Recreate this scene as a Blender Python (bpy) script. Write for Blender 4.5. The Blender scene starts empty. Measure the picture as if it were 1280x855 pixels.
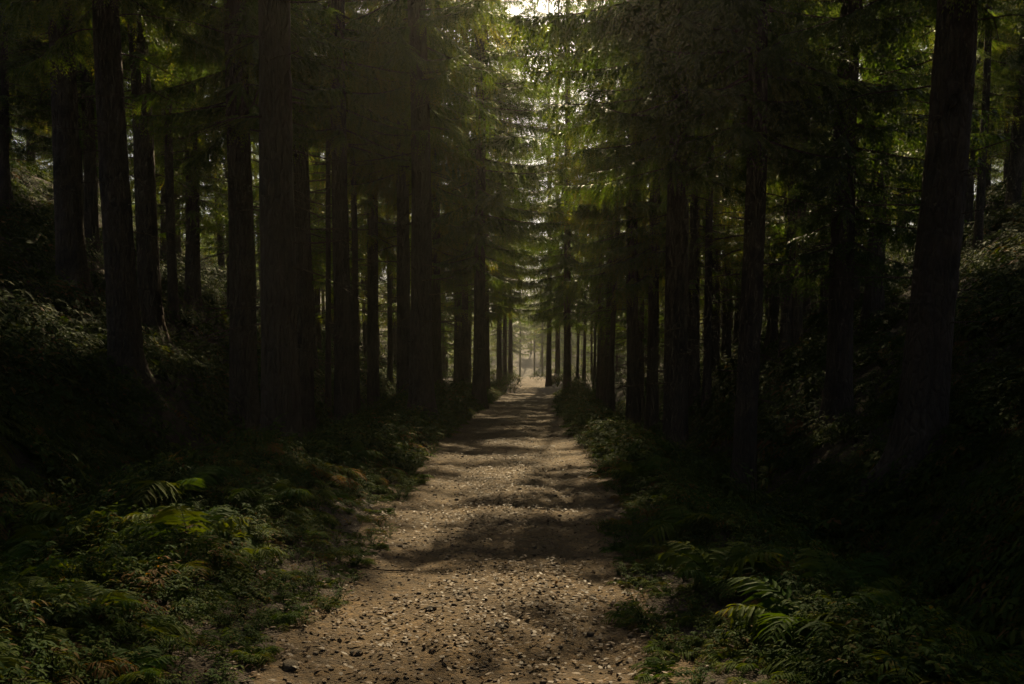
import bpy, math, random
import numpy as np
from mathutils import Vector, Euler

random.seed(11)
rng = np.random.default_rng(11)
scene = bpy.context.scene
COL = scene.collection
R = math.radians

# ----------------------------------------------------------------- photo geometry
F = 1100.0            # focal length in photo pixels (1280 wide)
VX, VY = 660.0, 455.0 # where the level, straight-ahead direction meets the photo
EYE = 1.7

SUN_AZ, SUN_EL = -3.5, 41.0     # degrees left of straight ahead, above the horizon
SUN_STRENGTH = 5.0
SKY_STRENGTH = 0.05
EXPOSURE = 0.85
HAZE = 0.00045

# ----------------------------------------------------------------- noise + terrain
def hash2(ix, iy, seed):
    n = (ix * 374761393 + iy * 668265263 + seed * 974711) & 0x7fffffff
    n = ((n ^ (n >> 13)) * 1274126177) & 0x7fffffff
    return ((n ^ (n >> 16)) & 0xffff) / 65535.0

def vnoise(x, y, seed=0):
    x = np.asarray(x, float); y = np.asarray(y, float)
    ix = np.floor(x).astype(np.int64); iy = np.floor(y).astype(np.int64)
    fx = x - ix; fy = y - iy
    fx = fx * fx * (3 - 2 * fx); fy = fy * fy * (3 - 2 * fy)
    a = hash2(ix, iy, seed); b = hash2(ix + 1, iy, seed)
    c = hash2(ix, iy + 1, seed); d = hash2(ix + 1, iy + 1, seed)
    return (a * (1 - fx) + b * fx) * (1 - fy) + (c * (1 - fx) + d * fx) * fy - 0.5

def fbm(x, y, seed=0, o=4):
    s = 0; a = 1.0
    for k in range(o):
        s = s + a * vnoise(x * 2 ** k, y * 2 ** k, seed + k * 17); a *= 0.5
    return s

def smooth(a, b, x):
    t = np.clip((np.asarray(x, float) - a) / (b - a), 0, 1)
    return t * t * (3 - 2 * t)

def path_c(y):
    return -0.42 + 0.75 * smooth(8, 80, y) + 0.10 * np.sin(np.asarray(y, float) * 0.16)

RU = [0, 1.3, 1.55, 2.1, 2.6, 3.4, 4.2, 5.0, 6.0, 7.0, 9.0, 12.0, 20.0, 45.0, 200.0]
RZ = [0, .02, .06, .15, .0, -.75, -1.3, -.9, .05, .7, 1.9, 3.8, 8.5, 23.0, 60.0]
LU = [0, 1.3, 1.55, 2.1, 3.0, 3.6, 4.3, 5.0, 5.8, 6.7, 9.0, 12.0, 20.0, 45.0, 200.0]
LZ = [0, .02, .06, .26, .26, -.1, -.9, -.6, .3, 1.0, 2.2, 4.2, 8.8, 23.0, 60.0]

def terrain(x, y):
    x = np.asarray(x, float); y = np.asarray(y, float)
    u = x - path_c(y)
    z = np.where(u > 0, np.interp(u, RU, RZ), np.interp(-u, LU, LZ))
    far = smooth(38, 75, y)
    flat = smooth(1.5, 2.5, np.abs(u)) * 0.35 + 0.55 * smooth(6, 16, np.abs(u))
    z = z * (1 - far) + far * (flat * 1.2 + np.interp(np.abs(u), [8, 40, 200], [0, 12, 50]))
    off = smooth(1.3, 3.0, np.abs(u))
    z = z + off * (0.5 * fbm(x * .28, y * .28, 3) + 0.12 * fbm(x * 1.3, y * 1.3, 9))
    z = z + 1.45 * np.exp(-((x + 5.5) / 1.2) ** 2 - ((y - 8.2) / 2.0) ** 2)
    z = z + 1.45 * np.exp(-((x - 4.9) / 1.1) ** 2 - ((y - 6.9) / 2.0) ** 2)
    z = z - 2.6 * smooth(112, 165, y)                     # the track drops away behind its crest
    z = z + 15 * smooth(200, 320, y)                       # a wooded hillside closes the view
    return z

def tz(x, y):
    return float(terrain(np.array([x]), np.array([y]))[0])

# ----------------------------------------------------------------- mesh helpers
def make_mesh(name, V, Q, mats, midx=None, smooth_shade=False, tint=None):
    """V (n,3); Q (m,4) quads (-1 in the last column: triangle)"""
    V = np.asarray(V, np.float32); Q = np.asarray(Q, np.int32)
    me = bpy.data.meshes.new(name)
    tri = Q[:, 3] < 0
    cnt = np.where(tri, 3, 4).astype(np.int32)
    start = np.concatenate([[0], np.cumsum(cnt)[:-1]]).astype(np.int32)
    mask = np.ones(Q.shape, bool); mask[tri, 3] = False
    loops = Q[mask].astype(np.int32)
    me.vertices.add(len(V)); me.vertices.foreach_set('co', V.ravel())
    me.loops.add(len(loops)); me.loops.foreach_set('vertex_index', loops)
    me.polygons.add(len(Q)); me.polygons.foreach_set('loop_start', start)
    for m in (mats if isinstance(mats, (list, tuple)) else [mats]):
        me.materials.append(m)
    if midx is not None:
        me.polygons.foreach_set('material_index', np.asarray(midx, np.int32))
    me.polygons.foreach_set('use_smooth', np.full(len(Q), smooth_shade, bool))
    if tint is not None:
        at = me.attributes.new('tint', 'FLOAT', 'POINT')
        at.data.foreach_set('value', np.asarray(tint, np.float32))
    me.update(calc_edges=True)
    return me

def link(name, me, parent=None):
    o = bpy.data.objects.new(name, me)
    COL.objects.link(o)
    if parent is not None:
        o.parent = parent
    return o

def tag(o, label=None, cat=None, group=None, kind=None):
    if label: o['label'] = label
    if cat: o['category'] = cat
    if group: o['group'] = group
    if kind: o['kind'] = kind
    return o

def empty(name, loc, rot=(0, 0, 0)):
    o = bpy.data.objects.new(name, None)
    o.empty_display_size = 0.2
    o.location = loc; o.rotation_euler = rot
    COL.objects.link(o)
    return o

class Acc:
    """collects vertex / quad / tint / material blocks"""
    def __init__(s): s.V = []; s.Q = []; s.T = []; s.M = []; s.n = 0
    def add(s, V, Q, tint=0.5, m=0):
        V = np.asarray(V, float); Q = np.asarray(Q, int)
        s.V.append(V); s.Q.append(np.where(Q < 0, -1, Q + s.n)); s.n += len(V)
        s.T.append(np.broadcast_to(tint, (len(V),)) if np.ndim(tint) == 0 else np.asarray(tint))
        s.M.append(np.broadcast_to(m, (len(Q),)) if np.ndim(m) == 0 else np.asarray(m))
    def arrays(s):
        return np.concatenate(s.V), np.concatenate(s.Q), np.concatenate(s.T), np.concatenate(s.M)

def tube(P, r, n=6, cap=True):
    """tapered tube along polyline P with radii r"""
    P = np.asarray(P, float); r = np.asarray(r, float)
    T = np.gradient(P, axis=0); T /= np.linalg.norm(T, axis=1)[:, None] + 1e-9
    up = np.array([0, 0, 1.0]) if abs(T[0][2]) < 0.9 else np.array([1.0, 0, 0])
    A = np.cross(T, up); A /= np.linalg.norm(A, axis=1)[:, None] + 1e-9
    B = np.cross(T, A)
    th = np.linspace(0, 2 * math.pi, n, endpoint=False)
    V = (P[:, None, :] + r[:, None, None] * (np.cos(th)[None, :, None] * A[:, None, :] + np.sin(th)[None, :, None] * B[:, None, :])).reshape(-1, 3)
    i = np.arange(len(P) - 1)[:, None] * n; k = np.arange(n)[None, :]; k2 = (k + 1) % n
    Q = np.stack([i + k, i + k2, i + n + k2, i + n + k], -1).reshape(-1, 4)
    return V, Q

def instances(V, Q, T, M, pos, rz, sc, tilt=None, tint_jit=None):
    """many copies of one prototype as arrays"""
    n = len(pos); c, s = np.cos(rz), np.sin(rz)
    X = V[None, :, 0] * sc[:, None]; Y = V[None, :, 1] * sc[:, None]; Z = V[None, :, 2] * sc[:, None]
    xr = X * c[:, None] - Y * s[:, None]; yr = X * s[:, None] + Y * c[:, None]
    if tilt is not None:      # shear along the slope so that plants follow the ground
        Z = Z + xr * tilt[:, 0][:, None] + yr * tilt[:, 1][:, None]
    W = np.stack([xr + pos[:, 0][:, None], yr + pos[:, 1][:, None], Z + pos[:, 2][:, None]], -1).reshape(-1, 3)
    off = (np.arange(n) * len(V))[:, None, None]
    QQ = np.where(Q[None] < 0, -1, Q[None] + off).reshape(-1, 4)
    TT = np.broadcast_to(T[None], (n, len(T)))
    if tint_jit is not None: TT = TT + tint_jit[:, None]
    MM = np.broadcast_to(M[None], (n, len(M)))
    return W, QQ, TT.reshape(-1), MM.reshape(-1)

# ----------------------------------------------------------------- materials
def mat(name):
    m = bpy.data.materials.new(name); m.use_nodes = True
    nt = m.node_tree; nt.nodes.clear()
    out = nt.nodes.new('ShaderNodeOutputMaterial')
    return m, nt, out

def nd(nt, t, **kw):
    n = nt.nodes.new(t)
    for k, v in kw.items():
        if k in n.inputs: n.inputs[k].default_value = v
        else: setattr(n, k, v)
    return n

def ramp(nt, fac, stops):
    r = nt.nodes.new('ShaderNodeValToRGB')
    e = r.color_ramp.elements
    while len(e) < len(stops): e.new(0.5)
    for i, (p, c) in enumerate(stops):
        e[i].position = p; e[i].color = (*c, 1)
    nt.links.new(fac, r.inputs[0])
    return r.outputs[0]

def leaf_mat(name, stops, trans=0.35, rough=0.42, spec=0.5, tboost=(1.25, 1.2, 0.5), objrand=0.0):
    m, nt, out = mat(name); L = nt.links
    at = nd(nt, 'ShaderNodeAttribute', attribute_name='tint')
    fac = at.outputs['Fac']
    if objrand:
        oi = nd(nt, 'ShaderNodeObjectInfo')
        mu = nd(nt, 'ShaderNodeMath', operation='MULTIPLY_ADD'); mu.inputs[1].default_value = objrand; 
        sub = nd(nt, 'ShaderNodeMath', operation='SUBTRACT'); sub.inputs[1].default_value = 0.5
        L.new(oi.outputs['Random'], sub.inputs[0]); L.new(sub.outputs[0], mu.inputs[0]); L.new(fac, mu.inputs[2])
        fac = mu.outputs[0]
    col = ramp(nt, fac, stops)
    p = nd(nt, 'ShaderNodeBsdfPrincipled'); p.inputs['Roughness'].default_value = rough
    p.inputs['Specular IOR Level'].default_value = spec
    L.new(col, p.inputs['Base Color'])
    tr = nd(nt, 'ShaderNodeBsdfTranslucent')
    mx = nd(nt, 'ShaderNodeMix', data_type='RGBA', blend_type='MULTIPLY'); mx.inputs[0].default_value = 1
    L.new(col, mx.inputs[6]); mx.inputs[7].default_value = (*tboost, 1)
    L.new(mx.outputs[2], tr.inputs['Color'])
    ms = nd(nt, 'ShaderNodeMixShader'); ms.inputs[0].default_value = trans
    L.new(p.outputs[0], ms.inputs[1]); L.new(tr.outputs[0], ms.inputs[2])
    L.new(ms.outputs[0], out.inputs[0])
    return m

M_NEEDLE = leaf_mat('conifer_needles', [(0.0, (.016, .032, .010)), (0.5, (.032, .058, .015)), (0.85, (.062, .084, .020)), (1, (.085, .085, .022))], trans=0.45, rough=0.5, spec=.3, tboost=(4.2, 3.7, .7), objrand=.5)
M_FERN = leaf_mat('understorey_leaves', [(0.0, (.010, .025, .007)), (0.5, (.021, .047, .007)), (0.88, (.052, .072, .010)), (1, (.085, .052, .018))], trans=0.27, rough=0.62, spec=.03, tboost=(3.8, 2.9, .5))
M_LITTER = leaf_mat('fallen_leaf', [(0.0, (.040, .022, .010)), (0.4, (.072, .038, .017)), (0.8, (.110, .062, .027)), (1, (.17, .104, .050))], trans=0.12, rough=0.55, spec=.16, tboost=(1.2, 1, .7))

def bark_mat(name, dark, light):
    m, nt, out = mat(name); L = nt.links
    tc = nd(nt, 'ShaderNodeTexCoord')
    mp = nd(nt, 'ShaderNodeMapping'); mp.inputs['Scale'].default_value = (1, 1, .28)
    L.new(tc.outputs['Object'], mp.inputs[0])
    n1 = nd(nt, 'ShaderNodeTexNoise', Scale=14.0, Detail=6.0, Roughness=.62); L.new(mp.outputs[0], n1.inputs['Vector'])
    vo = nd(nt, 'ShaderNodeTexVoronoi', feature='DISTANCE_TO_EDGE', Scale=13.0); L.new(mp.outputs[0], vo.inputs['Vector'])
    n2 = nd(nt, 'ShaderNodeTexNoise', Scale=1.7, Detail=3.0); L.new(tc.outputs['Object'], n2.inputs['Vector'])
    a = nd(nt, 'ShaderNodeMath', operation='MULTIPLY_ADD'); L.new(n1.outputs[0], a.inputs[0]); a.inputs[1].default_value = .7
    L.new(n2.outputs[0], a.inputs[2])
    col = ramp(nt, a.outputs[0], [(.45, dark), (1.0, light)])
    p = nd(nt, 'ShaderNodeBsdfPrincipled'); p.inputs['Roughness'].default_value = .85
    p.inputs['Specular IOR Level'].default_value = .25
    L.new(col, p.inputs['Base Color'])
    v2 = nd(nt, 'ShaderNodeMath', operation='MINIMUM'); L.new(vo.outputs['Distance'], v2.inputs[0]); v2.inputs[1].default_value = .18
    h = nd(nt, 'ShaderNodeMath', operation='MULTIPLY_ADD'); L.new(v2.outputs[0], h.inputs[0]); h.inputs[1].default_value = 3.0
    L.new(n1.outputs[0], h.inputs[2])
    b = nd(nt, 'ShaderNodeBump', Strength=1.0, Distance=.05); L.new(h.outputs[0], b.inputs['Height'])
    L.new(b.outputs[0], p.inputs['Normal'])
    L.new(p.outputs[0], out.inputs[0])
    return m
M_BARK = bark_mat('conifer_bark', (.021, .016, .012), (.082, .060, .045))
M_TWIG = bark_mat('branch_bark', (.03, .02, .013), (.09, .062, .042))

def earth_mat(name, stops, scale, bumpd, rough=.9, speck=0.0):
    m, nt, out = mat(name); L = nt.links
    tc = nd(nt, 'ShaderNodeTexCoord')
    n1 = nd(nt, 'ShaderNodeTexNoise', Scale=scale, Detail=9.0, Roughness=.68); L.new(tc.outputs['Object'], n1.inputs['Vector'])
    n2 = nd(nt, 'ShaderNodeTexNoise', Scale=.9, Detail=4.0); L.new(tc.outputs['Object'], n2.inputs['Vector'])
    n3 = nd(nt, 'ShaderNodeTexVoronoi', Scale=55.0, Randomness=1.0); L.new(tc.outputs['Object'], n3.inputs['Vector'])
    ad = nd(nt, 'ShaderNodeMath', operation='ADD'); L.new(n1.outputs[0], ad.inputs[0]); L.new(n2.outputs[0], ad.inputs[1])
    hf = nd(nt, 'ShaderNodeMath', operation='MULTIPLY'); L.new(ad.outputs[0], hf.inputs[0]); hf.inputs[1].default_value = .5
    col = ramp(nt, hf.outputs[0], stops)
    p = nd(nt, 'ShaderNodeBsdfPrincipled'); p.inputs['Roughness'].default_value = rough
    p.inputs['Specular IOR Level'].default_value = .3
    if speck:
        vs_ = nd(nt, 'ShaderNodeTexVoronoi', Scale=34.0, Randomness=1.0); L.new(tc.outputs['Object'], vs_.inputs['Vector'])
        sx = nd(nt, 'ShaderNodeSeparateColor'); L.new(vs_.outputs['Color'], sx.inputs[0])
        g_ = ramp(nt, sx.outputs[0], [(0, (.45, .42, .40)), (.55, (.95, .93, .90)), (.9, (1.15, 1.1, 1.05)), (1, (1.7, 1.6, 1.5))])
        mm = nd(nt, 'ShaderNodeMix', data_type='RGBA', blend_type='MULTIPLY'); mm.inputs[0].default_value = speck
        L.new(col, mm.inputs[6]); L.new(g_, mm.inputs[7]); col = mm.outputs[2]
    L.new(col, p.inputs['Base Color'])
    h = nd(nt, 'ShaderNodeMath', operation='MULTIPLY_ADD'); L.new(n3.outputs['Distance'], h.inputs[0]); h.inputs[1].default_value = -.35
    L.new(n1.outputs[0], h.inputs[2])
    b = nd(nt, 'ShaderNodeBump', Strength=1.0, Distance=bumpd); L.new(h.outputs[0], b.inputs['Height'])
    L.new(b.outputs[0], p.inputs['Normal'])
    L.new(p.outputs[0], out.inputs[0])
    return m
M_GROUND = earth_mat('forest_soil', [(.3, (.018, .012, .008)), (.55, (.045, .030, .018)), (.75, (.035, .040, .016))], 5.0, .05)
M_PATH = earth_mat('packed_dirt', [(.32, (.036, .022, .009)), (.5, (.080, .050, .020)), (.68, (.140, .090, .038))], 6.0, .03, speck=.8)
M_STONE = earth_mat('grey_stone', [(.3, (.050, .036, .024)), (.55, (.10, .074, .048)), (.75, (.18, .138, .092))], 14.0, .006, rough=.8)
M_PEBBLE = earth_mat('brown_pebble', [(.3, (.045, .031, .019)), (.5, (.085, .060, .038)), (.7, (.15, .112, .072))], 9.0, .002, rough=.8)
M_MOSSROCK = earth_mat('mossy_rock', [(.3, (.14, .115, .08)), (.5, (.32, .25, .18)), (.72, (.42, .35, .26))], 2.0, .06, rough=.8)

# ----------------------------------------------------------------- ground + path
def grid_sheet(xs, ys, zf):
    X, Y = np.meshgrid(xs, ys)
    Z = zf(X, Y)
    V = np.stack([X, Y, Z], -1).reshape(-1, 3)
    nx, ny = len(xs), len(ys)
    i = np.arange(ny - 1)[:, None] * nx; k = np.arange(nx - 1)[None, :]
    Q = np.stack([i + k, i + k + 1, i + nx + k + 1, i + nx + k], -1).reshape(-1, 4)
    return V, Q

xs = np.concatenate([np.linspace(-150, -26, 32), np.linspace(-25, -9, 60), np.linspace(-8.8, 8.8, 190), np.linspace(9, 25, 60), np.linspace(26, 150, 32)])
ys = np.concatenate([np.linspace(-40, 1, 22), np.linspace(1.2, 22, 180), np.linspace(22.3, 60, 130), np.linspace(60.8, 140, 90), np.linspace(143, 330, 60)])
def ground_z(X, Y):
    u = np.abs(X - path_c(Y))
    edge = 1.5 - .32 * (1 - smooth(6, 13, Y)) + .35 * fbm(X * .6, Y * .9, 40)
    return terrain(X, Y) - .09 * (1 - smooth(edge - .22, edge + .12, u)) + .03 * smooth(edge - .1, edge + .2, u)
V, Q = grid_sheet(xs, ys, ground_z)
tag(link('ground', make_mesh('ground', V, Q, M_GROUND, smooth_shade=True)), kind='structure')

us = np.linspace(-1.95, 1.95, 80)
yp = [-12.0]
while yp[-1] < 160: yp.append(yp[-1] + max(.045, .006 * abs(yp[-1])))
yp = np.array(yp)
U, Y = np.meshgrid(us, yp)
X = U + path_c(Y)
def path_z(X, Y, U):
    ruts = -.030 * (np.exp(-((U - .72) / .25) ** 2) + np.exp(-((U + .72) / .25) ** 2))
    rough = .028 * fbm(X * 2.2, Y * 1.6, 61) + .018 * fbm(X * 7, Y * 6, 77, 3)
    bars = .035 * vnoise(U * .35, Y * .75, 90) * (.25 + .75 * smooth(9, 24, Y))
    return terrain(X, Y) + ruts + rough + bars + .02 - .10 * smooth(1.5, 1.9, np.abs(U) + .32 * (1 - smooth(6, 13, Y)))
Z = path_z(X, Y, U)
V = np.stack([X, Y, Z], -1).reshape(-1, 3)
nx = len(us)
i = np.arange(len(yp) - 1)[:, None] * nx; k = np.arange(nx - 1)[None, :]
Q = np.stack([i + k, i + k + 1, i + nx + k + 1, i + nx + k], -1).reshape(-1, 4)
tag(link('path', make_mesh('path', V, Q, M_PATH, smooth_shade=True)), kind='structure')

def surf(x, y):
    """top of the ground or the path"""
    x = np.asarray(x, float); y = np.asarray(y, float)
    u = x - path_c(y)
    g = ground_z(x, y); p = np.where(np.abs(u) < 1.95, path_z(x, y, u), -99)
    return np.maximum(g, p)

# ----------------------------------------------------------------- trunks
H_TREE = 23.0
def make_trunk(seed, rad=0.25, sides=40, plates=True):
    g = np.random.default_rng(seed)
    zs = np.concatenate([np.linspace(-.9, 1.2, 30), np.linspace(1.27, 11, 130 if plates else 34), np.linspace(11.4, H_TREE, 26)])
    th = np.linspace(0, 2 * math.pi, sides, endpoint=False)
    TH, ZZ = np.meshgrid(th, zs)
    taper = np.interp(ZZ, [-.9, 0, 2, 12, H_TREE], [1.25, 1.12, 1.0, .74, .06])
    flare = 1 + .75 * np.exp(-np.maximum(ZZ + .25, 0) / .42) * (1 + .55 * np.cos(TH * 5 + g.uniform(0, 6)) )
    r = rad * taper * flare
    if plates:
        a = TH * 5.2 + .55 * fbm(np.cos(TH) * 2 + 7, ZZ * 1.1, seed)
        ridge = fbm(np.cos(TH) * 9 + 3 * np.sin(TH * 2), ZZ * 1.6 + np.sin(TH) * 9, seed + 5, 3)
        furrow = np.abs(fbm(np.cos(TH) * 5 + 20, np.sin(TH) * 5 + ZZ * .5, seed + 31, 3))
        r = r * (1 + .07 * ridge) - .040 * rad / .25 * np.exp(-(furrow / .07) ** 2)
    bx = .10 * np.sin(ZZ * .21 + g.uniform(0, 6)) * smooth(0, 8, ZZ); by = .10 * np.sin(ZZ * .17 + g.uniform(0, 6)) * smooth(0, 8, ZZ)
    V = np.stack([r * np.cos(TH) + bx, r * np.sin(TH) + by, ZZ], -1).reshape(-1, 3)
    n = sides
    i = np.arange(len(zs) - 1)[:, None] * n; k = np.arange(n)[None, :]; k2 = (k + 1) % n
    Q = np.stack([i + k, i + k2, i + n + k2, i + n + k], -1).reshape(-1, 4)
    A = Acc(); A.add(V, Q)
    for _ in range(26):
        zz = g.uniform(1.6, 9.5); a = g.uniform(0, 6.283); l = g.uniform(.04, .30); rr = rad * .78
        t = np.linspace(0, 1, 4)
        P = np.stack([(rr + l * t) * math.cos(a), (rr + l * t) * math.sin(a), zz + l * g.uniform(-.4, .3) * t], -1)
        Vs, Qs = tube(P, g.uniform(.010, .022) * (1 - .55 * t), 5); A.add(Vs, Qs)
    V, Q, _, _ = A.arrays()
    return make_mesh('trunk', V, Q, M_BARK, smooth_shade=True)
TRUNKS = [make_trunk(101 + k) for k in range(4)]
TRUNKS_FAR = [make_trunk(151 + k, sides=12, plates=False) for k in range(3)]

# ----------------------------------------------------------------- crowns
def make_branch(seed, L=2.6, dens=1.0):
    """one drooping spruce bough along +X; a comb of hanging twigs of needle tufts"""
    g = np.random.default_rng(seed)
    A = Acc()
    sag = g.uniform(.16, .34); tip = g.uniform(.10, .22); sw = g.uniform(-.12, .12)
    def pos(t):
        t = np.asarray(t, float)
        return np.stack([L * t, L * sw * t * t, L * (-sag * t ** 1.25 + tip * t ** 3)], -1)
    ts = np.linspace(0, 1, 9)
    Vt, Qt = tube(pos(ts), .022 * (1 - ts) + .004, 4)
    A.add(Vt, Qt, .2, 1)
    step = .105 / dens
    P0, D0, LEN = [], [], []
    for t in np.arange(.12, 1.0, step / L):
        for s in (-1, 1):
            if g.random() < .12: continue
            l = (0.16 + .85 * (1 - t) ** .8 * min(1, t * 3.0)) * g.uniform(.65, 1.2)
            yaw = s * R(g.uniform(42, 62)); pit = -R(g.uniform(4, 30))
            P0.append(pos(t + g.uniform(-.012, .012))); LEN.append(l)
            D0.append((math.cos(yaw) * math.cos(pit), math.sin(yaw) * math.cos(pit), math.sin(pit)))
            if g.random() < .75:       # a twig hanging straight down from the bough
                P0.append(pos(t)); LEN.append(g.uniform(.2, .55)); D0.append((.35, s * .3, -.9))
    P0.append(pos(.97)); D0.append((1, 0, -.05)); LEN.append(.3)
    V, Q, T = [], [], []
    nv = 0
    sp = .040 / dens
    for p, d, l in zip(P0, D0, LEN):
        d = np.array(d); d /= np.linalg.norm(d); up = np.array([0, 0, 1.0])
        side = np.cross(d, up); side /= np.linalg.norm(side) + 1e-9
        nrm = np.cross(side, d)
        base_t = g.uniform(.25, .7)
        n = max(4, int(l / sp))
        hang = g.uniform(.25, .6)
        for q in range(n + 1):
            f = q / n
            c = p + d * l * f + np.array([0, 0, -hang * l * f * f])
            dl = d + np.array([0, 0, -2 * hang * f]); dl /= np.linalg.norm(dl)
            for s in ((-1, 1) if q < n else (0,)):
                k = g.uniform(.075, .115) * (1.12 - .55 * f) / dens ** .5
                a = s * R(g.uniform(24, 44))
                dd = dl * math.cos(a) + side * math.sin(a) + nrm * g.uniform(-.30, .12)
                dd /= np.linalg.norm(dd)
                w = np.cross(dd, nrm + side * g.uniform(-.7, .7)); w /= np.linalg.norm(w) + 1e-9
                hw = k * g.uniform(.15, .24)
                V += [c, c + dd * k * .5 + w * hw, c + dd * k, c + dd * k * .5 - w * hw]
                Q.append((nv, nv + 1, nv + 2, nv + 3)); nv += 4
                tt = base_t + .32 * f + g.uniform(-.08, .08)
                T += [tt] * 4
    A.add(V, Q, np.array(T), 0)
    return A.arrays()

BR = [make_branch(300 + k, L=g_, dens=1.0) for k, g_ in enumerate((2.0, 2.4, 2.8, 2.6))]
BR_LO = [make_branch(340 + k, L=2.4, dens=.62) for k in range(3)]

def place_branch(A, proto, L0, scale, ang, pit, z, g):
    V, Q, T, M = proto
    V = V * scale
    roll = g.uniform(-.35, .35)
    y, zz = V[:, 1] * math.cos(roll) - V[:, 2] * math.sin(roll), V[:, 1] * math.sin(roll) + V[:, 2] * math.cos(roll)
    x = V[:, 0]
    x, zz = x * math.cos(pit) - zz * math.sin(pit), x * math.sin(pit) + zz * math.cos(pit)
    c, s = math.cos(ang), math.sin(ang)
    A.add(np.stack([x * c - y * s, x * s + y * c, zz + z], -1), Q, T + g.uniform(-.12, .12), M)

def make_crown(seed, base, Lmax, lod=0, dead_from=2.2, sparse=.85, H=23.0, thin=(10.5, .22), full=.7):
    g = np.random.default_rng(seed)
    A = Acc()
    z = base
    while z < H - .3:
        t = (z - base) / (H - base)
        L = Lmax * (1 - t) ** full * min(1.0, .62 + 2.2 * t)
        n = g.integers(4, 6) if z < 15 else 4
        a0 = g.uniform(0, 6.28)
        for k in range(n):
            if g.random() > (sparse if z < thin[0] else thin[1]): continue
            lo = lod or z > 13.5
            pr = (BR_LO if lo else BR)[g.integers(0, 3 if lo else 4)]
            l = max(.35, L * g.uniform(.72, 1.15))
            place_branch(A, pr, 2.5, l / 2.5, a0 + k * 6.283 / n + g.uniform(-.4, .4), R(np.interp(t, [0, .35, 1], [-8, 4, 38]) + g.uniform(-7, 7)), z + g.uniform(-.08, .08), g)
        z += (.40 if z < 13.5 else .52) * g.uniform(.8, 1.2)
    # bare dead boughs below the green crown
    z = dead_from
    while z < base + .5:
        a = g.uniform(0, 6.28); l = g.uniform(.5, 1.7); d = g.uniform(-.45, .1)
        ts = np.linspace(0, 1, 6)
        P = np.stack([.15 + l * ts, .12 * l * np.sin(ts * 5 + a), d * l * ts ** 1.4], -1)
        V, Q = tube(P, .014 * (1 - ts) + .003, 4)
        W = np.stack([V[:, 0] * math.cos(a) - V[:, 1] * math.sin(a), V[:, 0] * math.sin(a) + V[:, 1] * math.cos(a), V[:, 2] + z], -1)
        A.add(W, Q, .3, 1)
        for _ in range(3):
            f = g.uniform(.35, .9); q = P[0] + (P[-1] - P[0]) * f
            e = q + np.array([.25, g.choice([-1, 1]) * .22, -.12]) * g.uniform(.5, 1.3)
            V, Q = tube(np.array([q, e]), np.array([.006, .002]), 3)
            W = np.stack([V[:, 0] * math.cos(a) - V[:, 1] * math.sin(a), V[:, 0] * math.sin(a) + V[:, 1] * math.cos(a), V[:, 2] + z], -1)
            A.add(W, Q, .3, 1)
        z += g.uniform(.18, .5)
    V, Q, T, M = A.arrays()
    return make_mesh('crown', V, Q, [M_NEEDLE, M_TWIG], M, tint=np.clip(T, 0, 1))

CROWNS = {  # kind: list of shared crown meshes
    'mid': [make_crown(400 + k, b, l) for k, (b, l) in enumerate(((5.2, 3.3), (6.2, 3.1), (5.6, 3.6)))],
    'high': [make_crown(420 + k, b, l, thin=(20., .6)) for k, (b, l) in enumerate(((6.8, 3.5), (7.6, 3.7)))],
    'tall': [make_crown(480 + k, b, l, H=33.0, thin=(14.5, .18), sparse=.75) for k, (b, l) in enumerate(((5.6, 3.4), (6.6, 3.4), (5.0, 3.3)))],
    'gap': [make_crown(490 + k, b, l, H=34.0, thin=(21., .22), sparse=.84, full=.42) for k, (b, l) in enumerate(((4.2, 3.6), (5.2, 3.8)))],
    'open': [make_crown(497 + k, b, l, H=34.0, thin=(27., .2), sparse=.52, lod=1) for k, (b, l) in enumerate(((4.6, 3.3), (5.6, 3.6)))],
    'cover': [make_crown(475 + k, b, l, H=27.0, thin=(15., .34), sparse=.8, full=.5) for k, (b, l) in enumerate(((7.0, 4.2), (7.8, 4.4)))],
    'wisp': [make_crown(485 + k, b, l, thin=(10.5, .16), sparse=.5) for k, (b, l) in enumerate(((7.2, 3.2), (8.0, 3.4)))],
    'dense': [make_crown(465 + k, b, l, lod=1, H=25.0, thin=(17., .5), sparse=.85) for k, (b, l) in enumerate(((4.6, 3.3), (3.4, 3.2)))],
    'slim': [make_crown(468 + k, b, l, lod=1, H=20.0, thin=(14., .3), sparse=.6) for k, (b, l) in enumerate(((8.5, 1.7), (7.0, 1.5)))],
    'crest': [make_crown(474, 7.4, 4.1, H=26.0, thin=(14.5, .34), sparse=.78, full=.4)],
    'roof': [make_crown(495, 9.0, 5.6, lod=1, H=24.0, thin=(30, 1), sparse=1.0)],  # dense crown shaped to block sky light, for the added trees out of view
    'low': [make_crown(440 + k, b, l, lod=1, thin=(11., .3), sparse=.8) for k, (b, l) in enumerate(((.9, 3.0), (1.8, 3.2), (2.8, 3.0)))],
    'side': [make_crown(460 + k, b, l, lod=1, thin=(8., .1), sparse=.7) for k, (b, l) in enumerate(((4.4, 3.2), (5.8, 3.3), (3.4, 3.0)))],
}

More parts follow.
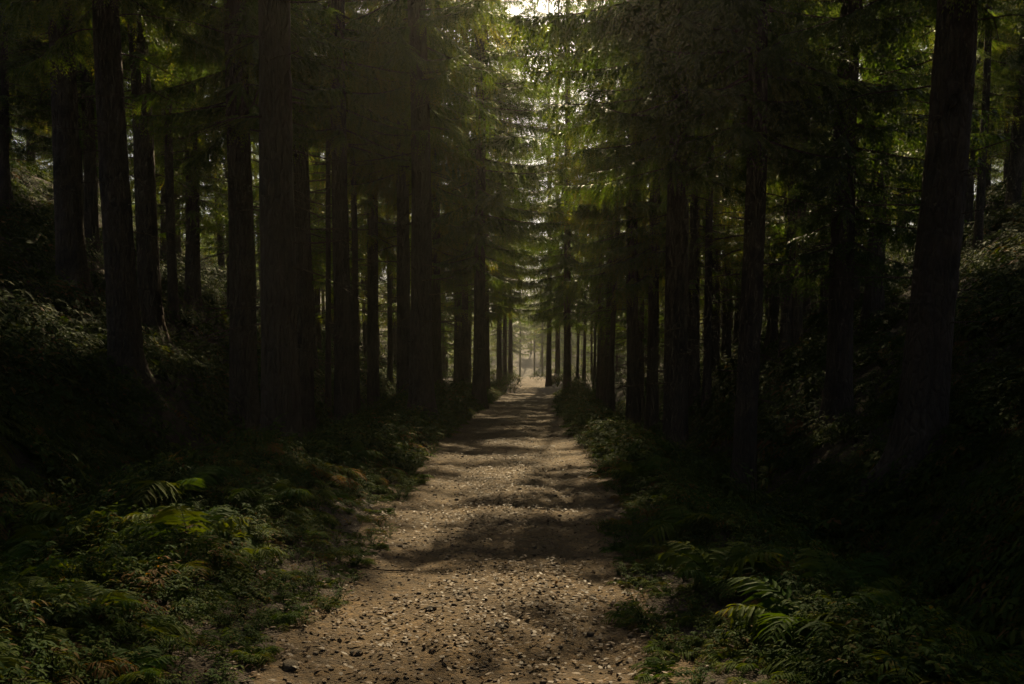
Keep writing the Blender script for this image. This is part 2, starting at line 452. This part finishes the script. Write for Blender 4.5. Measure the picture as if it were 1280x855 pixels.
def add_tree(name, x, y, diam, crown, label, group=None, cat='tree', top=None, hs=1.0, far=False, cs=1.0, base=None):
    """a tree: Empty at the foot > trunk, crown"""
    z = tz(x, y) if base is None else base
    rot = (0, 0, 0)
    if top is not None:
        rot = (R(random.uniform(-.6, .6)), math.atan2(top[0] - x, top[1] - z), 0)
    if crown in ('gap', 'open'): cs = 1.0
    o = empty(name, (x, y, z), rot)
    tag(o, label, cat, group)
    spin = random.uniform(0, 6.283)
    t = link('trunk', random.choice(TRUNKS_FAR if far else TRUNKS), o)
    k = diam / .5
    t.scale = (k, k, hs * (33 / 23 if crown in ('tall', 'gap', 'open') else 1)); t.rotation_euler = (0, 0, spin)
    if crown:
        c = link('crown', random.choice(CROWNS[crown]), o)
        c.scale = (cs, cs, hs); c.rotation_euler = (0, 0, random.uniform(0, 6.283))
    return o

# measured trees: foot px, top-of-frame px, width px, trunk diameter, crown kind, label
T = [
 (4, -10, 18, .46, 'dense', 'dark conifer cut by the left edge of the photo'),
 (92, 66, 32, .62, 'high', 'thick conifer high on the left slope, left of the nearest slanting trunk'),
 (101, 88, 14, .34, 'dense', 'slim conifer touching the right side of the thick trunk high on the left slope'),
 (116, 104, 15, .36, 'dense', 'slim conifer between the thick high trunk and the slanting trunk on the left slope'),
 (159, 134, 36, .54, 'high', 'big slanting conifer with a light rim standing above the left fern mound'),
 (190, 165, 26, .52, 'high', 'slanting conifer just right of and behind the big slanting conifer on the left'),
 (206, 203, 9, .28, 'dense', 'very thin far conifer right of the pair of slanting left trunks'),
 (241, 238, 17, .44, 'dense', 'medium conifer in the gap between the slanting pair and the next thick left trunk'),
 (305, 297, 32, .54, 'high', 'thick dark conifer left of the biggest scaly trunk beside the left verge'),
 (352, 346, 44, .54, 'wisp', 'biggest scaly barked conifer on the left, rising behind the left verge'),
 (382, 371, 22, .44, 'wisp', 'conifer half hidden behind the right side of the biggest left trunk'),
 (430, 426, 22, .44, 'wisp', 'plain straight conifer midway between the biggest left trunk and the dark pair nearer the path'),
 (467, 464, 14, .38, 'tall', 'slimmer conifer just left of the dark pair near the left of the path'),
 (505, 502, 17, .42, 'cover', 'left trunk of the dark pair of conifers near the left of the path'),
 (527, 518, 27, .52, 'wisp', 'thicker right trunk of the dark pair of conifers near the left of the path'),
 (546, 545, 12, .38, 'tall', 'conifer close behind the right of the dark pair by the left verge'),
 (571, 571, 8, .32, 'slim', 'thin conifer, left of two even thin trunks by the left verge'),
 (582, 581, 9, .34, 'slim', 'thin conifer, right of two even thin trunks by the left verge'),
 (599, 598, 14, .42, 'gap', 'conifer whose boughs overhang the path from the left'),
 (608, 608, 8, .32, 'gap', 'thin conifer touching the right of the one overhanging the path from the left'),
 (624, 624, 6, .32, 'open', 'far thin conifer at the left mouth of the bright opening'),
 (631, 631, 5, .30, 'open', 'far thinnest conifer nearest the bright opening on the left'),
 (686, 687, 6, .36, 'open', 'far hazy conifer right of the bright opening, above the boulders'),
 (697, 698, 6, .40, 'open', 'far conifer standing between the boulders and the slender path side conifer'),
 (638, 637, 5, .38, 'open', 'farthest dark conifer at the left rim of the bright opening'),
 (709, 710, 9, .38, 'gap', 'slender conifer with boughs on both sides beside the right edge of the path'),
 (763, 764, 10, .36, 'open', 'slim conifer right of the slender path side conifer'),
 (791, 794, 15, .44, 'tall', 'dark conifer on the right bank with lit yellow green boughs above it'),
 (815, 818, 14, .40, 'tall', 'conifer in the right ditch just left of the thick straight one'),
 (842, 850, 26, .48, 'crest', 'thick straight conifer in the right ditch left of the foremost ditch trunk'),
 (867, 870, 14, .38, 'side', 'conifer directly right of the thick straight one in the right ditch'),
 (893, 900, 11, .34, 'side', 'left of two thin conifers behind the foremost right ditch trunk'),
 (908, 913, 11, .36, 'side', 'right of two thin conifers behind the foremost right ditch trunk'),
 (922, 937, 10, .36, 'side', 'thin conifer showing along the left side of the foremost right ditch trunk'),
 (928, 948, 28, .44, 'cover', 'foremost conifer rising from the right ditch nearest the path'),
 (965, 976, 12, .38, 'side', 'far conifer right of the foremost right ditch trunk'),
 (992, 1012, 16, .42, 'tall', 'leaning conifer on the right slope with lit boughs on its left'),
 (1014, 1024, 8, .30, 'side', 'thin far conifer between the two leaning trunks on the right slope'),
 (1046, 1068, 30, .50, 'dense', 'thick leaning conifer with a light left rim on the right slope'),
 (1091, 1112, 20, .46, 'tall', 'leaning conifer left of the biggest right trunk'),
 (1123, 1134, 8, .32, 'dense', 'thin far conifer just left of the biggest right trunk'),
 (1148, 1189, 54, .64, 'high', 'biggest leaning conifer with furrowed bark above the right fern mound'),
 (1205, 1220, 15, .42, 'dense', 'conifer just right of the biggest right trunk'),
 (1264, 1284, 16, .44, 'dense', 'conifer cut by the right edge of the photo'),
]
placed = []
for xb, xt, w, dm, cr, lab in T:
    d = dm * F / w
    x = (xb - VX) * d / F
    xtop = (xt - VX) * d / F; ztop = EYE + VY * d / F
    add_tree('conifer_tree', x, d, dm, cr, lab, group='conifers along the forest path', top=(xtop, ztop), hs=random.uniform(.95, 1.1), far=d > 36)
    placed.append((x, d))

# filler: the rest of the wood, every tree a thing of its own
def clear(x, y, dmin):
    return all((x - a) ** 2 + ((y - b) * .8) ** 2 > dmin * dmin for a, b in placed)

LAB_FILL = {
 ('l', 0): 'dim conifer among the crowded trunks behind the front rows on the left slope',
 ('l', 1): 'distant conifer in the dark depth of the wood on the left',
 ('r', 0): 'dim conifer among the crowded trunks behind the front rows on the right slope',
 ('r', 1): 'distant conifer in the dark depth of the wood on the right',
}
n_fill = 0
for tries in range(6000):
    if n_fill >= 150: break
    y = 25 + 52 * random.random() ** 1.3
    side = random.choice((-1, 1))
    umax = .66 * y + 2
    a0 = 3.6 if y > 55 else 4.6
    a = a0 + (min(umax, 46) - a0) * random.random() ** 1.5
    x = float(path_c(y)) + side * a
    px = VX + x * F / y
    if y < 30 and abs(x) < 6.5: continue
    if y > 50 and a < 5.5: continue
    if not clear(x, y, 1.75 if y < 60 else 2.4): continue
    dm = random.uniform(.20, .36)
    far = y > 58
    add_tree('conifer_tree', x, y, dm, ('dense' if a > 22 else random.choice(('slim', 'side'))) if a > 5 else random.choice(('open', 'side')),
             LAB_FILL[('l' if side < 0 else 'r', int(far))],
             group=('distant' if far else 'crowded') + ' conifers on the ' + ('left' if side < 0 else 'right'),
             top=(x + side * random.uniform(0, .7), tz(x, y) + 12), hs=random.uniform(.6, .95), far=True)
    placed.append((x, y)); n_fill += 1

# slim suppressed trunks packed between the front rows
LAB_SLIM = {-1: 'slim bare pole of a conifer crowded between the left front trunks', 1: 'slim bare pole of a conifer crowded between the right front trunks'}
n_slim = 0
for tries in range(4000):
    if n_slim >= 84: break
    y = random.uniform(26, 72); side = random.choice((-1, 1, 1))
    x = float(path_c(y)) + side * random.uniform(3.0, .26 * y + 1.5)
    if y < 34 and abs(x) < 4.4 or not clear(x, y, 1.15): continue
    add_tree('conifer_tree', x, y, random.uniform(.15, .26), 'slim', LAB_SLIM[side], group='slim conifers on the ' + ('left' if side < 0 else 'right'),
             top=(x + side * random.uniform(-.2, .6), tz(x, y) + 12), hs=random.uniform(.85, 1.1), far=True)
    placed.append((x, y)); n_slim += 1

# low bushy young trees that catch the sun behind the crowded trunks
n_young = 0
for tries in range(3000):
    if n_young >= 44: break
    y = random.uniform(72, 118); side = random.choice((-1, 1))
    x = float(path_c(y)) + side * random.uniform(6.5, .5 * y)
    if not clear(x, y, 3.2): continue
    add_tree('conifer_tree', x, y, random.uniform(.16, .26), 'low', 'short bushy sunlit young conifer far back between the trunks on the ' + ('left' if side < 0 else 'right'),
             group='young conifers far back on the ' + ('left' if side < 0 else 'right'), hs=random.uniform(.42, .66), far=True)
    placed.append((x, y)); n_young += 1

# hazy trees that close the bright opening beyond the crest of the path
for tries in range(900):
    y = random.uniform(132, 275); x = random.uniform(-.085, .085) * y
    if not clear(x, y, 3.6) or -.014 < x / y < .010 or (y < 175 and abs(x + .2) < 6.5): continue
    add_tree('conifer_tree', x, y, random.uniform(.3, .5), random.choice(('low', 'side')),
             'pale hazy conifer beyond the crest of the path', group='hazy conifers beyond the crest',
             hs=random.uniform(1.0, 1.5), far=True)
    placed.append((x, y))
    if len(placed) > len(T) + n_fill + n_slim + n_young + 38: break

# tall trees far behind the crest, straight ahead
for px, y in ((640, 168), (650, 190), (668, 205), (678, 172), (688, 186), (699, 160), (714, 178), (628, 176), (664, 260)):
    add_tree('conifer_tree', (px - VX) * y / F, y, .42, 'tall', 'pale hazy conifer beyond the crest of the path', group='hazy conifers beyond the crest', hs=random.uniform(1.15, 1.4), far=True, cs=1.25)

# unseen trees added around the viewer to keep sky light off the near path
for x, y in ((-6.4, 1.5), (6.2, 2.2), (-8.8, 5.8), (8.6, 6.0), (-5.4, -4.5), (5.5, -4.0), (-2.8, -9.5), (3.4, -9), (-10.5, 10.5), (9.8, 11.2), (-10, -2), (10, -1.5)):
    add_tree('conifer_tree', x, y, .45, 'roof', 'unseen conifer added around the viewer to shade the near path', group='unseen conifers added to shade the near path', hs=1.0)

# ----------------------------------------------------------------- undergrowth
def leaflet(A, p, d, side, l, w, droop, tint, segs=3):
    """a pointed drooping leaf: strip of quads with a fold"""
    d = np.array(d, float); d /= np.linalg.norm(d)
    side = np.array(side, float)
    f = np.linspace(0, 1, segs + 1)
    wid = w * np.sin(np.pi * (.08 + .90 * f ** .85)) 
    C = np.array(p)[None] + d[None] * (l * f)[:, None] + np.array([0, 0, -1.0])[None] * (droop * l * f ** 1.8)[:, None]
    Lr = C + side[None] * wid[:, None] * .5; Rr = C - side[None] * wid[:, None] * .5
    C2 = C + np.array([0, 0, -.12])[None] * wid[:, None]
    V = np.stack([Lr, C2, Rr], 1).reshape(-1, 3)
    Q = []
    for s in range(segs):
        b = 3 * s
        Q += [(b, b + 1, b + 4, b + 3), (b + 1, b + 2, b + 5, b + 4)]
    A.add(V, Q, tint)

def frond(A, g, yaw, L, n, seg, leafw, rise, droop=.5, stem=True):
    """a fern frond arching out from the root"""
    ts = np.linspace(0, 1, 8)
    cy, sy = math.cos(yaw), math.sin(yaw)
    bend = g.uniform(.75, 1.25)
    def pos(t):
        r = L * (math.cos(rise) * t + .18 * t * t); z = L * (math.sin(rise) * t - .62 * bend * t ** 2.4)
        return np.array([r * cy, r * sy, z])
    P = np.array([pos(t) for t in ts])
    if stem:
        V, Q = tube(P, .006 * (1 - ts) * L + .0015, 3); A.add(V, Q, .25)
    base = g.uniform(.3, .7)
    for t in np.linspace(.2, .98, n):
        p = pos(t); q = pos(min(1, t + .02)); d = q - pos(t - .02); d /= np.linalg.norm(d)
        sd = np.cross(d, (0, 0, 1)); sd /= np.linalg.norm(sd) + 1e-9
        l = L * .36 * math.sin(math.pi * (.14 + .80 * t ** .8)) * g.uniform(.85, 1.1)
        for s in (-1, 1):
            a = R(g.uniform(48, 66))
            dd = d * math.cos(a) + sd * s * math.sin(a) + np.array([0, 0, g.uniform(-.1, .22)])
            leaflet(A, p, dd, d, l, leafw * (.5 + .5 * l / (L * .36)), droop * g.uniform(.6, 1.3), base + .25 * t + g.uniform(-.08, .08), seg)

def make_fern(seed, nf, L, n, seg, leafw):
    g = np.random.default_rng(seed); A = Acc()
    for k in range(nf):
        frond(A, g, k * 6.283 / nf + g.uniform(-.35, .35), L * g.uniform(.75, 1.1), n, seg, leafw, R(g.uniform(38, 72)))
    return A.arrays()

def make_leafy(seed, ns, h, nl, ll, seg=2):
    """arching stems with alternate oval leaves"""
    g = np.random.default_rng(seed); A = Acc()
    for k in range(ns):
        yaw = g.uniform(0, 6.283); hh = h * g.uniform(.6, 1.15); out = hh * g.uniform(.35, .9)
        cy, sy = math.cos(yaw), math.sin(yaw); bt = g.uniform(.25, .75)
        pos = lambda t: np.array([cy * out * t ** 1.3, sy * out * t ** 1.3, hh * (1.25 * t - .5 * t ** 2.6)])
        ts = np.linspace(0, 1, 6)
        V, Q = tube(np.array([pos(t) for t in ts]), .004 * (1 - ts) + .0015, 3); A.add(V, Q, .2)
        for q, t in enumerate(np.linspace(.22, 1, nl)):
            p = pos(t); d = pos(min(t + .03, 1)) - pos(t - .03); d /= np.linalg.norm(d)
            sd = np.cross(d, (0, 0, 1)); sd /= np.linalg.norm(sd) + 1e-9
            s = 1 if q % 2 else -1
            a = R(g.uniform(35, 75)) if q < nl - 1 else 0
            dd = d * math.cos(a) + sd * s * math.sin(a) + np.array([0, 0, g.uniform(-.15, .3)])
            w = np.cross(dd, (0, 0, 1)); w /= np.linalg.norm(w) + 1e-9
            l = ll * g.uniform(.65, 1.2)
            leaflet(A, p, dd, w, l, l * .42, g.uniform(.25, .75), bt + g.uniform(-.15, .25), seg)
    return A.arrays()

PL_HI = [make_fern(500, 8, .62, 14, 2, .034), make_fern(501, 7, .5, 12, 2, .032),
         make_leafy(510, 9, .52, 11, .068, 3), make_leafy(511, 9, .42, 10, .060, 3), make_leafy(512, 11, .33, 8, .055, 3)]
PL_MID = [make_fern(520, 6, .6, 7, 2, .06), make_leafy(521, 8, .5, 7, .092, 2), make_leafy(522, 8, .38, 6, .085, 2)]
PL_LO = [make_leafy(530, 6, .5, 4, .17, 1), make_leafy(531, 5, .4, 4, .18, 1)]

def slope_of(x, y):
    e = .25
    return np.stack([(terrain(x + e, y) - terrain(x - e, y)) / (2 * e), (terrain(x, y + e) - terrain(x, y - e)) / (2 * e)], -1)

def scatter(name, protos, weights, x, y, smin, smax, label):
    keep = np.abs(x - path_c(y)) + .20 * (x < path_c(y)) * (y > 7) > 1.28 + .4 * vnoise(x * .8, y * .8, 5) - .28 * (y < 9)
    keep &= (x * x + y * y) > 2.6 ** 2
    x, y = x[keep], y[keep]
    z = surf(x, y) - .03
    pick = rng.choice(len(protos), len(x), p=np.array(weights) / np.sum(weights))
    out = [[], [], [], []]; n = 0
    sl = np.clip(slope_of(x, y), -1.2, 1.2) * .8
    clump = .55 + 1.05 * (vnoise(x * .62, y * .62, 71) + .5)
    clump = np.where(np.abs(x - path_c(y)) < 3.0, .55 + .45 * clump, clump)
    edge = .55 + .45 * smooth(1.4, 2.2, np.abs(x - path_c(y)))
    for k, (V, Q, T_, M_) in enumerate(protos):
        m = pick == k; c = int(m.sum())
        if not c: continue
        s = rng.uniform(smin, smax, c) * clump[m] * edge[m]
        W, QQ, TT, _ = instances(V, Q, T_, M_, np.stack([x[m], y[m], z[m]], -1), rng.uniform(0, 6.283, c), s, sl[m], rng.normal(0, .12, c) + .5 * (rng.random(c) < .025))
        out[0].append(W); out[1].append(QQ + n); out[2].append(TT); n += len(W)
    me = make_mesh(name, np.concatenate(out[0]), np.concatenate(out[1]), M_FERN, tint=np.clip(np.concatenate(out[2]), 0, 1))
    return tag(link(name, me), label, 'undergrowth', kind='stuff')

def band(n, y0, y1, u0, u1, power=1.0):
    y = y0 + (y1 - y0) * rng.random(n) ** power
    u = (u0 + (u1 - u0) * rng.random(n)) * rng.choice([-1, 1], n)
    return path_c(y) + u, y
def in_view(x, y, m=.64):
    k = np.abs(x) < m * y + 1.0
    return x[k], y[k]

x, y = band(3600, 2.2, 13, 1.0, 3.6, 1.2)
scatter('verge_undergrowth', PL_HI, (2, 2, 3, 4, 4), x, y, .42, .78, 'leafy ferns and low plants along both edges of the near path')
x1, y1 = in_view(*band(4200, 3.5, 15, 3.2, 10))
scatter('bank_undergrowth', PL_HI, (2, 2, 4, 4, 3), x1, y1, .7, 1.15, 'dark leafy plants covering the near banks and ditches')
x1, y1 = band(3400, 13, 50, 1.4, 3.6, 1.3)
scatter('farther_verge_undergrowth', PL_MID, (1, 2, 2), x1, y1, .8, 1.3, 'sunlit leafy plants along the farther path edges')
x1, y1 = in_view(*band(13000, 12, 48, 3.4, 30, 1.5))
scatter('slope_undergrowth', PL_MID, (1, 2, 2), x1, y1, .9, 1.6, 'dark plants covering the forest slopes')
x1, y1 = in_view(*band(7000, 45, 150, 1.7, 40))
scatter('distant_undergrowth', PL_LO, (1, 1), x1, y1, 1.2, 2.4, 'plants covering the ground of the distant wood')

# ferns one can point at: root > fronds
def frond_mesh(seed):
    g = np.random.default_rng(seed); A = Acc()
    frond(A, g, 0, .8, 15, 3, .05, R(g.uniform(48, 66)), droop=.6)
    V, Q, T_, M_ = A.arrays()
    return make_mesh('frond', V, Q, M_FERN, tint=np.clip(T_, 0, 1))
FRONDS = [frond_mesh(600 + k) for k in range(5)]
def add_fern(px, py, d, label, group, scale=1.0, nf=8):
    x = (px - VX) * d / F; y = d
    z = float(surf(np.array([x]), np.array([y]))[0]) - .03
    o = empty('fern', (x, y, z), (0, 0, random.uniform(0, 6.28)))
    tag(o, label, 'fern', group)
    for k in range(nf):
        f = link('frond', random.choice(FRONDS), o)
        s = scale * random.uniform(.75, 1.1)
        f.scale = (s, s, s); f.rotation_euler = (0, random.uniform(-.25, .1), k * 6.283 / nf + random.uniform(-.3, .3))
FERNS = [
 (105, 470, 8.6, 'tall fern with lit tips on the crest of the left mound', 1.1),
 (70, 500, 8.0, 'fern spreading at the left end of the left mound crest', 1.0),
 (215, 555, 8.4, 'fern with bright tips at the right shoulder of the left mound', 1.0),
 (235, 610, 7.6, 'fern drooping down the right flank of the left mound', .9),
 (60, 610, 6.6, 'small fern halfway down the face of the left mound', .8),
 (235, 690, 7.0, 'fern standing up highest from the near left verge', .9),
 (330, 650, 8.6, 'fern on the left verge below the biggest left trunk', .8),
 (30, 745, 5.0, 'shadowed fern at the lower left corner', .6),
 (150, 830, 4.3, 'fern at the bottom edge left of the path', .5),
 (120, 790, 5.0, 'fern just behind the one at the bottom left edge', .55),
 (430, 600, 12.0, 'lit fern where the left verge narrows beside the path', .8),
 (1010, 790, 5.0, 'fern at the bottom right of the right verge', .8),
 (900, 720, 6.2, 'fern leaning over the right path edge in the foreground', .8),
 (860, 660, 8.0, 'fern in the middle of the near right verge', .8),
 (800, 590, 11.5, 'fern on the right verge where the path begins to narrow', .8),
 (1060, 640, 7.6, 'fern hanging from the left end of the right mound', .9),
 (1130, 600, 7.4, 'fern on the right mound in front of the biggest right trunk', 1.0),
 (1215, 560, 7.2, 'fern with golden tips on top of the right mound', 1.1),
 (1270, 540, 7.0, 'tall fern at the right edge of the photo on the mound', 1.0),
 (1050, 770, 5.6, 'dark fern in the right ditch under the mound', .8),
]
for px, py, d, lab, s in FERNS:
    add_fern(px, py, d, lab, 'ferns on the banks and verges', s)

# bushes at the far end of the path
def add_bush(name, px, d, s, label):
    x = (px - VX) * d / F
    A = Acc(); g = np.random.default_rng(int(px) + 7)
    for k in range(34):
        V, Q, T_, M_ = PL_MID[1 + k % 2]
        a = g.uniform(0, 6.28); r = s * math.sqrt(g.random()) * .8
        h = s * .9 * (1 - (r / s) ** 2) * g.random()
        W, QQ, TT, _ = instances(V, Q, T_, M_, np.array([[r * math.cos(a), r * math.sin(a), h]]), np.array([a]), np.array([g.uniform(.8, 1.3)]), None, np.array([.1]))
        A.add(W, QQ, TT)
    V, Q, T_, M_ = A.arrays()
    o = link(name, make_mesh('bush', V, Q, M_FERN, tint=np.clip(T_, 0, 1)))
    o.location = (x, d, tz(x, d))
    tag(o, label, 'bush')
add_bush('bush', 638, 62, 1.1, 'rounded sunlit bush at the left of the far end of the path')
add_bush('bush', 676, 84, 1.4, 'bright bush behind the boulders at the right of the far path end')
add_bush('bush', 628, 48, .9, 'leafy bush on the left verge just short of the far rounded one')
add_bush('bush', 722, 40, .9, 'low bush at the foot of the slender path side conifer')

# ----------------------------------------------------------------- rocks, pebbles, fallen leaves
def ico(sub):
    import bmesh
    bm = bmesh.new(); bmesh.ops.create_icosphere(bm, subdivisions=sub, radius=1)
    V = np.array([v.co[:] for v in bm.verts]); Q = np.array([[v.index for v in f.verts] + [-1] for f in bm.faces]); bm.free()
    return V, Q
def rock_mesh(seed, sub, m, flat=.6):
    V, Q = ico(sub); g = np.random.default_rng(seed)
    V = V * np.array([g.uniform(.8, 1.3), g.uniform(.7, 1.0), flat])
    for _ in range(9):     # chop facets
        n = g.normal(size=3); n /= np.linalg.norm(n); d = g.uniform(.45, .8)
        k = V @ n; V = np.where((k > d)[:, None], V - (k - d)[:, None] * n[None], V)
    V = V * (1 + .06 * fbm(V[:, 0] * 4 + V[:, 2] * 3, V[:, 1] * 4, seed))[:, None]
    return make_mesh('rock', V, Q, m, smooth_shade=sub > 2)
def add_rock(name, px, d, s, label, m, seed, sink=.25, cat='rock'):
    x = (px - VX) * d / F
    o = link(name, rock_mesh(seed, 4, m)); o.scale = (s, s, s)
    o.location = (x, d, float(surf(np.array([x]), np.array([d]))[0]) + s * (.45 - sink - (.25 if cat == 'stone' else 0))); o.rotation_euler = (0, 0, seed)
    tag(o, label, cat)
add_rock('boulder', 694, 70, .85, 'largest pale boulder beside the far right end of the path', M_MOSSROCK, 3, cat='boulder')
add_rock('boulder', 704, 69, .6, 'smaller boulder leaning on the right of the largest far boulder', M_MOSSROCK, 8, cat='boulder')
add_rock('stone', 362, 4.9, .055, 'pale flat stone at the bottom edge of the path on the left', M_STONE, 5, .1, 'stone')
add_rock('stone', 538, 6.0, .045, 'grey stone on the lit left part of the path', M_STONE, 6, .1, 'stone')
add_rock('stone', 445, 5.2, .04, 'small stone at the left edge of the near path', M_STONE, 9, .1, 'stone')
add_rock('stone', 628, 5.6, .045, 'whitish stone near the middle of the path in the foreground', M_STONE, 12, .1, 'stone')
add_rock('stone', 742, 6.4, .04, 'stone at the right side of the near path', M_STONE, 14, .1, 'stone')

# pebbles
V0, Q0 = ico(1)
A = Acc()
n = 7000
y = 3.0 + 30 * rng.random(n) ** 1.9; u = rng.normal(0, .85, n); u = np.clip(u, -1.9, 1.9)
x = path_c(y) + u
W = V0[None] * rng.uniform(.5, 1.2, (n, len(V0), 1)) * np.array([1, 1, .6])
s = rng.uniform(.005, .017, n) * (1 + 1.0 * (rng.random(n) > .96))
Wp = W * s[:, None, None] * rng.uniform(.7, 1.4, (n, 1, 3)) + np.stack([x, y, surf(x, y) + s * .2], -1)[:, None, :]
off = (np.arange(n) * len(V0))[:, None]
QQ = np.concatenate([(Q0[None, :, :3] + off[:, :, None]).reshape(-1, 3), np.full((n * len(Q0), 1), -1)], 1)
tag(link('pebbles', make_mesh('pebbles', Wp.reshape(-1, 3), QQ, M_PEBBLE, smooth_shade=True)), 'small pebbles strewn over the dirt path', 'pebbles', kind='stuff')

# fallen leaves: small curled blades
n = 32000
y = 2.8 + 42 * rng.random(n) ** 1.75; u = rng.normal(0, 1.15, n); u = np.clip(u, -2.4, 2.4)
x = path_c(y) + u
keep = (fbm(x * .9, y * .7, 33) + rng.normal(0, .28, n)) > -.16
x, y = x[keep], y[keep]; n = len(x)
z = surf(x, y) + .006
l = rng.uniform(.020, .060, n); w = l * rng.uniform(.28, .55, n); a = rng.uniform(0, 6.283, n)
curl = rng.uniform(-.1, .55, n) * l; tilt = rng.normal(0, .4, n)
ca, sa = np.cos(a), np.sin(a)
pts = []
for f, h, k in ((-.5, 0, 0), (-.15, .5, .6), (-.15, -.5, .6), (.22, .45, .5), (.22, -.45, .5), (.5, 0, -.2)):
    lx = f * l; ly = h * w; lz = .012 + np.abs(f) * curl * .9 - .25 * w * (abs(h) < .1) + lx * tilt * .6 + np.abs(ly) * .35
    pts.append(np.stack([x + lx * ca - ly * sa, y + lx * sa + ly * ca, z + lz], -1))
Vv = np.stack(pts, 1).reshape(-1, 3)
F0 = np.array([[0, 2, 1, -1], [1, 2, 4, 3], [3, 4, 5, -1]])
Qv = np.where(F0[None] < 0, -1, F0[None] + (np.arange(n) * 6)[:, None, None]).reshape(-1, 4)
tn = np.repeat(np.clip(rng.normal(.45, .25, n), 0, 1), 6)
tag(link('fallen_leaves', make_mesh('fallen_leaves', Vv, Qv, M_LITTER, tint=tn)), 'dry brown fallen leaves scattered over the path', 'leaves', kind='stuff')

# twigs on the path
def add_twig(px, d, L, label, seed):
    g = np.random.default_rng(seed); x = (px - VX) * d / F
    t = np.linspace(-.5, .5, 7); a = g.uniform(0, 3.14)
    P = np.stack([L * t * math.cos(a) + .02 * np.sin(t * 7), L * t * math.sin(a), 0 * t], -1)
    P[:, 2] = surf(P[:, 0] + x, P[:, 1] + d) + .012
    P[:, 0] += x; P[:, 1] += d
    V, Q = tube(P, .006 - .004 * np.abs(t), 5)
    tag(link('twig', make_mesh('twig', V, Q, M_TWIG)), label, 'twig')
add_twig(632, 5.7, .16, 'short pale twig lying on the lit middle of the near path', 1)
add_twig(690, 6.6, .3, 'thin twig lying across the right half of the near path', 2)
add_twig(490, 7.2, .34, 'thin twig at the shaded left edge of the path', 3)

# ----------------------------------------------------------------- air
if HAZE > 0:
    x0, x1, y0, y1, z0, z1 = -152, 152, -42, 332, -6.5, 118
    V = [(x0, y0, z0), (x1, y0, z0), (x1, y1, z0), (x0, y1, z0), (x0, y0, z1), (x1, y0, z1), (x1, y1, z1), (x0, y1, z1)]
    Q = [(0, 3, 2, 1), (4, 5, 6, 7), (0, 1, 5, 4), (1, 2, 6, 5), (2, 3, 7, 6), (3, 0, 4, 7)]
    m, nt, out = mat('forest_haze')
    pv = nd(nt, 'ShaderNodeVolumePrincipled'); pv.inputs['Color'].default_value = (.96, .95, .82, 1)
    pv.inputs['Density'].default_value = HAZE; pv.inputs['Anisotropy'].default_value = .72
    nt.links.new(pv.outputs[0], out.inputs['Volume'])
    tag(link('haze', make_mesh('haze', V, Q, m)), 'pale haze filling the far end of the wood', 'haze', kind='stuff')

# ----------------------------------------------------------------- light
S = Vector((-math.sin(R(SUN_AZ)) * math.cos(R(SUN_EL)), math.cos(R(SUN_AZ)) * math.cos(R(SUN_EL)), math.sin(R(SUN_EL))))
sun = bpy.data.lights.new('sun', 'SUN'); sun.energy = SUN_STRENGTH; sun.angle = R(.5); sun.color = (1.0, .80, .48)
so = bpy.data.objects.new('sun', sun); so.rotation_euler = (-S).to_track_quat('-Z', 'Y').to_euler(); so.location = (0, 0, 60)
COL.objects.link(so)
w = bpy.data.worlds.new('World'); scene.world = w; w.use_nodes = True
nt = w.node_tree; nt.nodes.clear()
sky = nt.nodes.new('ShaderNodeTexSky'); sky.sky_type = 'NISHITA'; sky.sun_disc = False
sky.sun_elevation = R(SUN_EL); sky.sun_rotation = R(-SUN_AZ); sky.dust_density = 3.0; sky.air_density = 1.0; sky.ozone_density = .6
bg = nt.nodes.new('ShaderNodeBackground'); bg.inputs[1].default_value = SKY_STRENGTH
wo = nt.nodes.new('ShaderNodeOutputWorld')
nt.links.new(sky.outputs[0], bg.inputs[0]); nt.links.new(bg.outputs[0], wo.inputs[0])

# ----------------------------------------------------------------- camera + render
cam = bpy.data.cameras.new('camera'); co = bpy.data.objects.new('camera', cam); COL.objects.link(co)
co.location = (0, 0, EYE + float(terrain(np.array([0.]), np.array([0.]))[0])); co.rotation_euler = (R(90), 0, 0)
cam.sensor_width = 36; cam.lens = 36 * F / 1280
cam.shift_x = (640 - VX) / 1280; cam.shift_y = (VY - 427.5) / 1280
cam.clip_start = .05; cam.clip_end = 2000
scene.camera = co
vs = scene.view_settings
vs.view_transform = 'Standard'; vs.look = 'None'; vs.gamma = 1; vs.exposure = EXPOSURE; vs.use_curve_mapping = False
scene.render.engine = 'CYCLES'
cy = scene.cycles
cy.use_denoising = True
try: cy.denoiser = 'OPENIMAGEDENOISE'
except Exception: pass
cy.max_bounces = 6; cy.diffuse_bounces = 3; cy.glossy_bounces = 2; cy.transmission_bounces = 4; cy.volume_bounces = 0; cy.transparent_max_bounces = 4
cy.sample_clamp_indirect = 4.0; cy.use_adaptive_sampling = True; cy.adaptive_threshold = .02
cy.caustics_reflective = False; cy.caustics_refractive = False
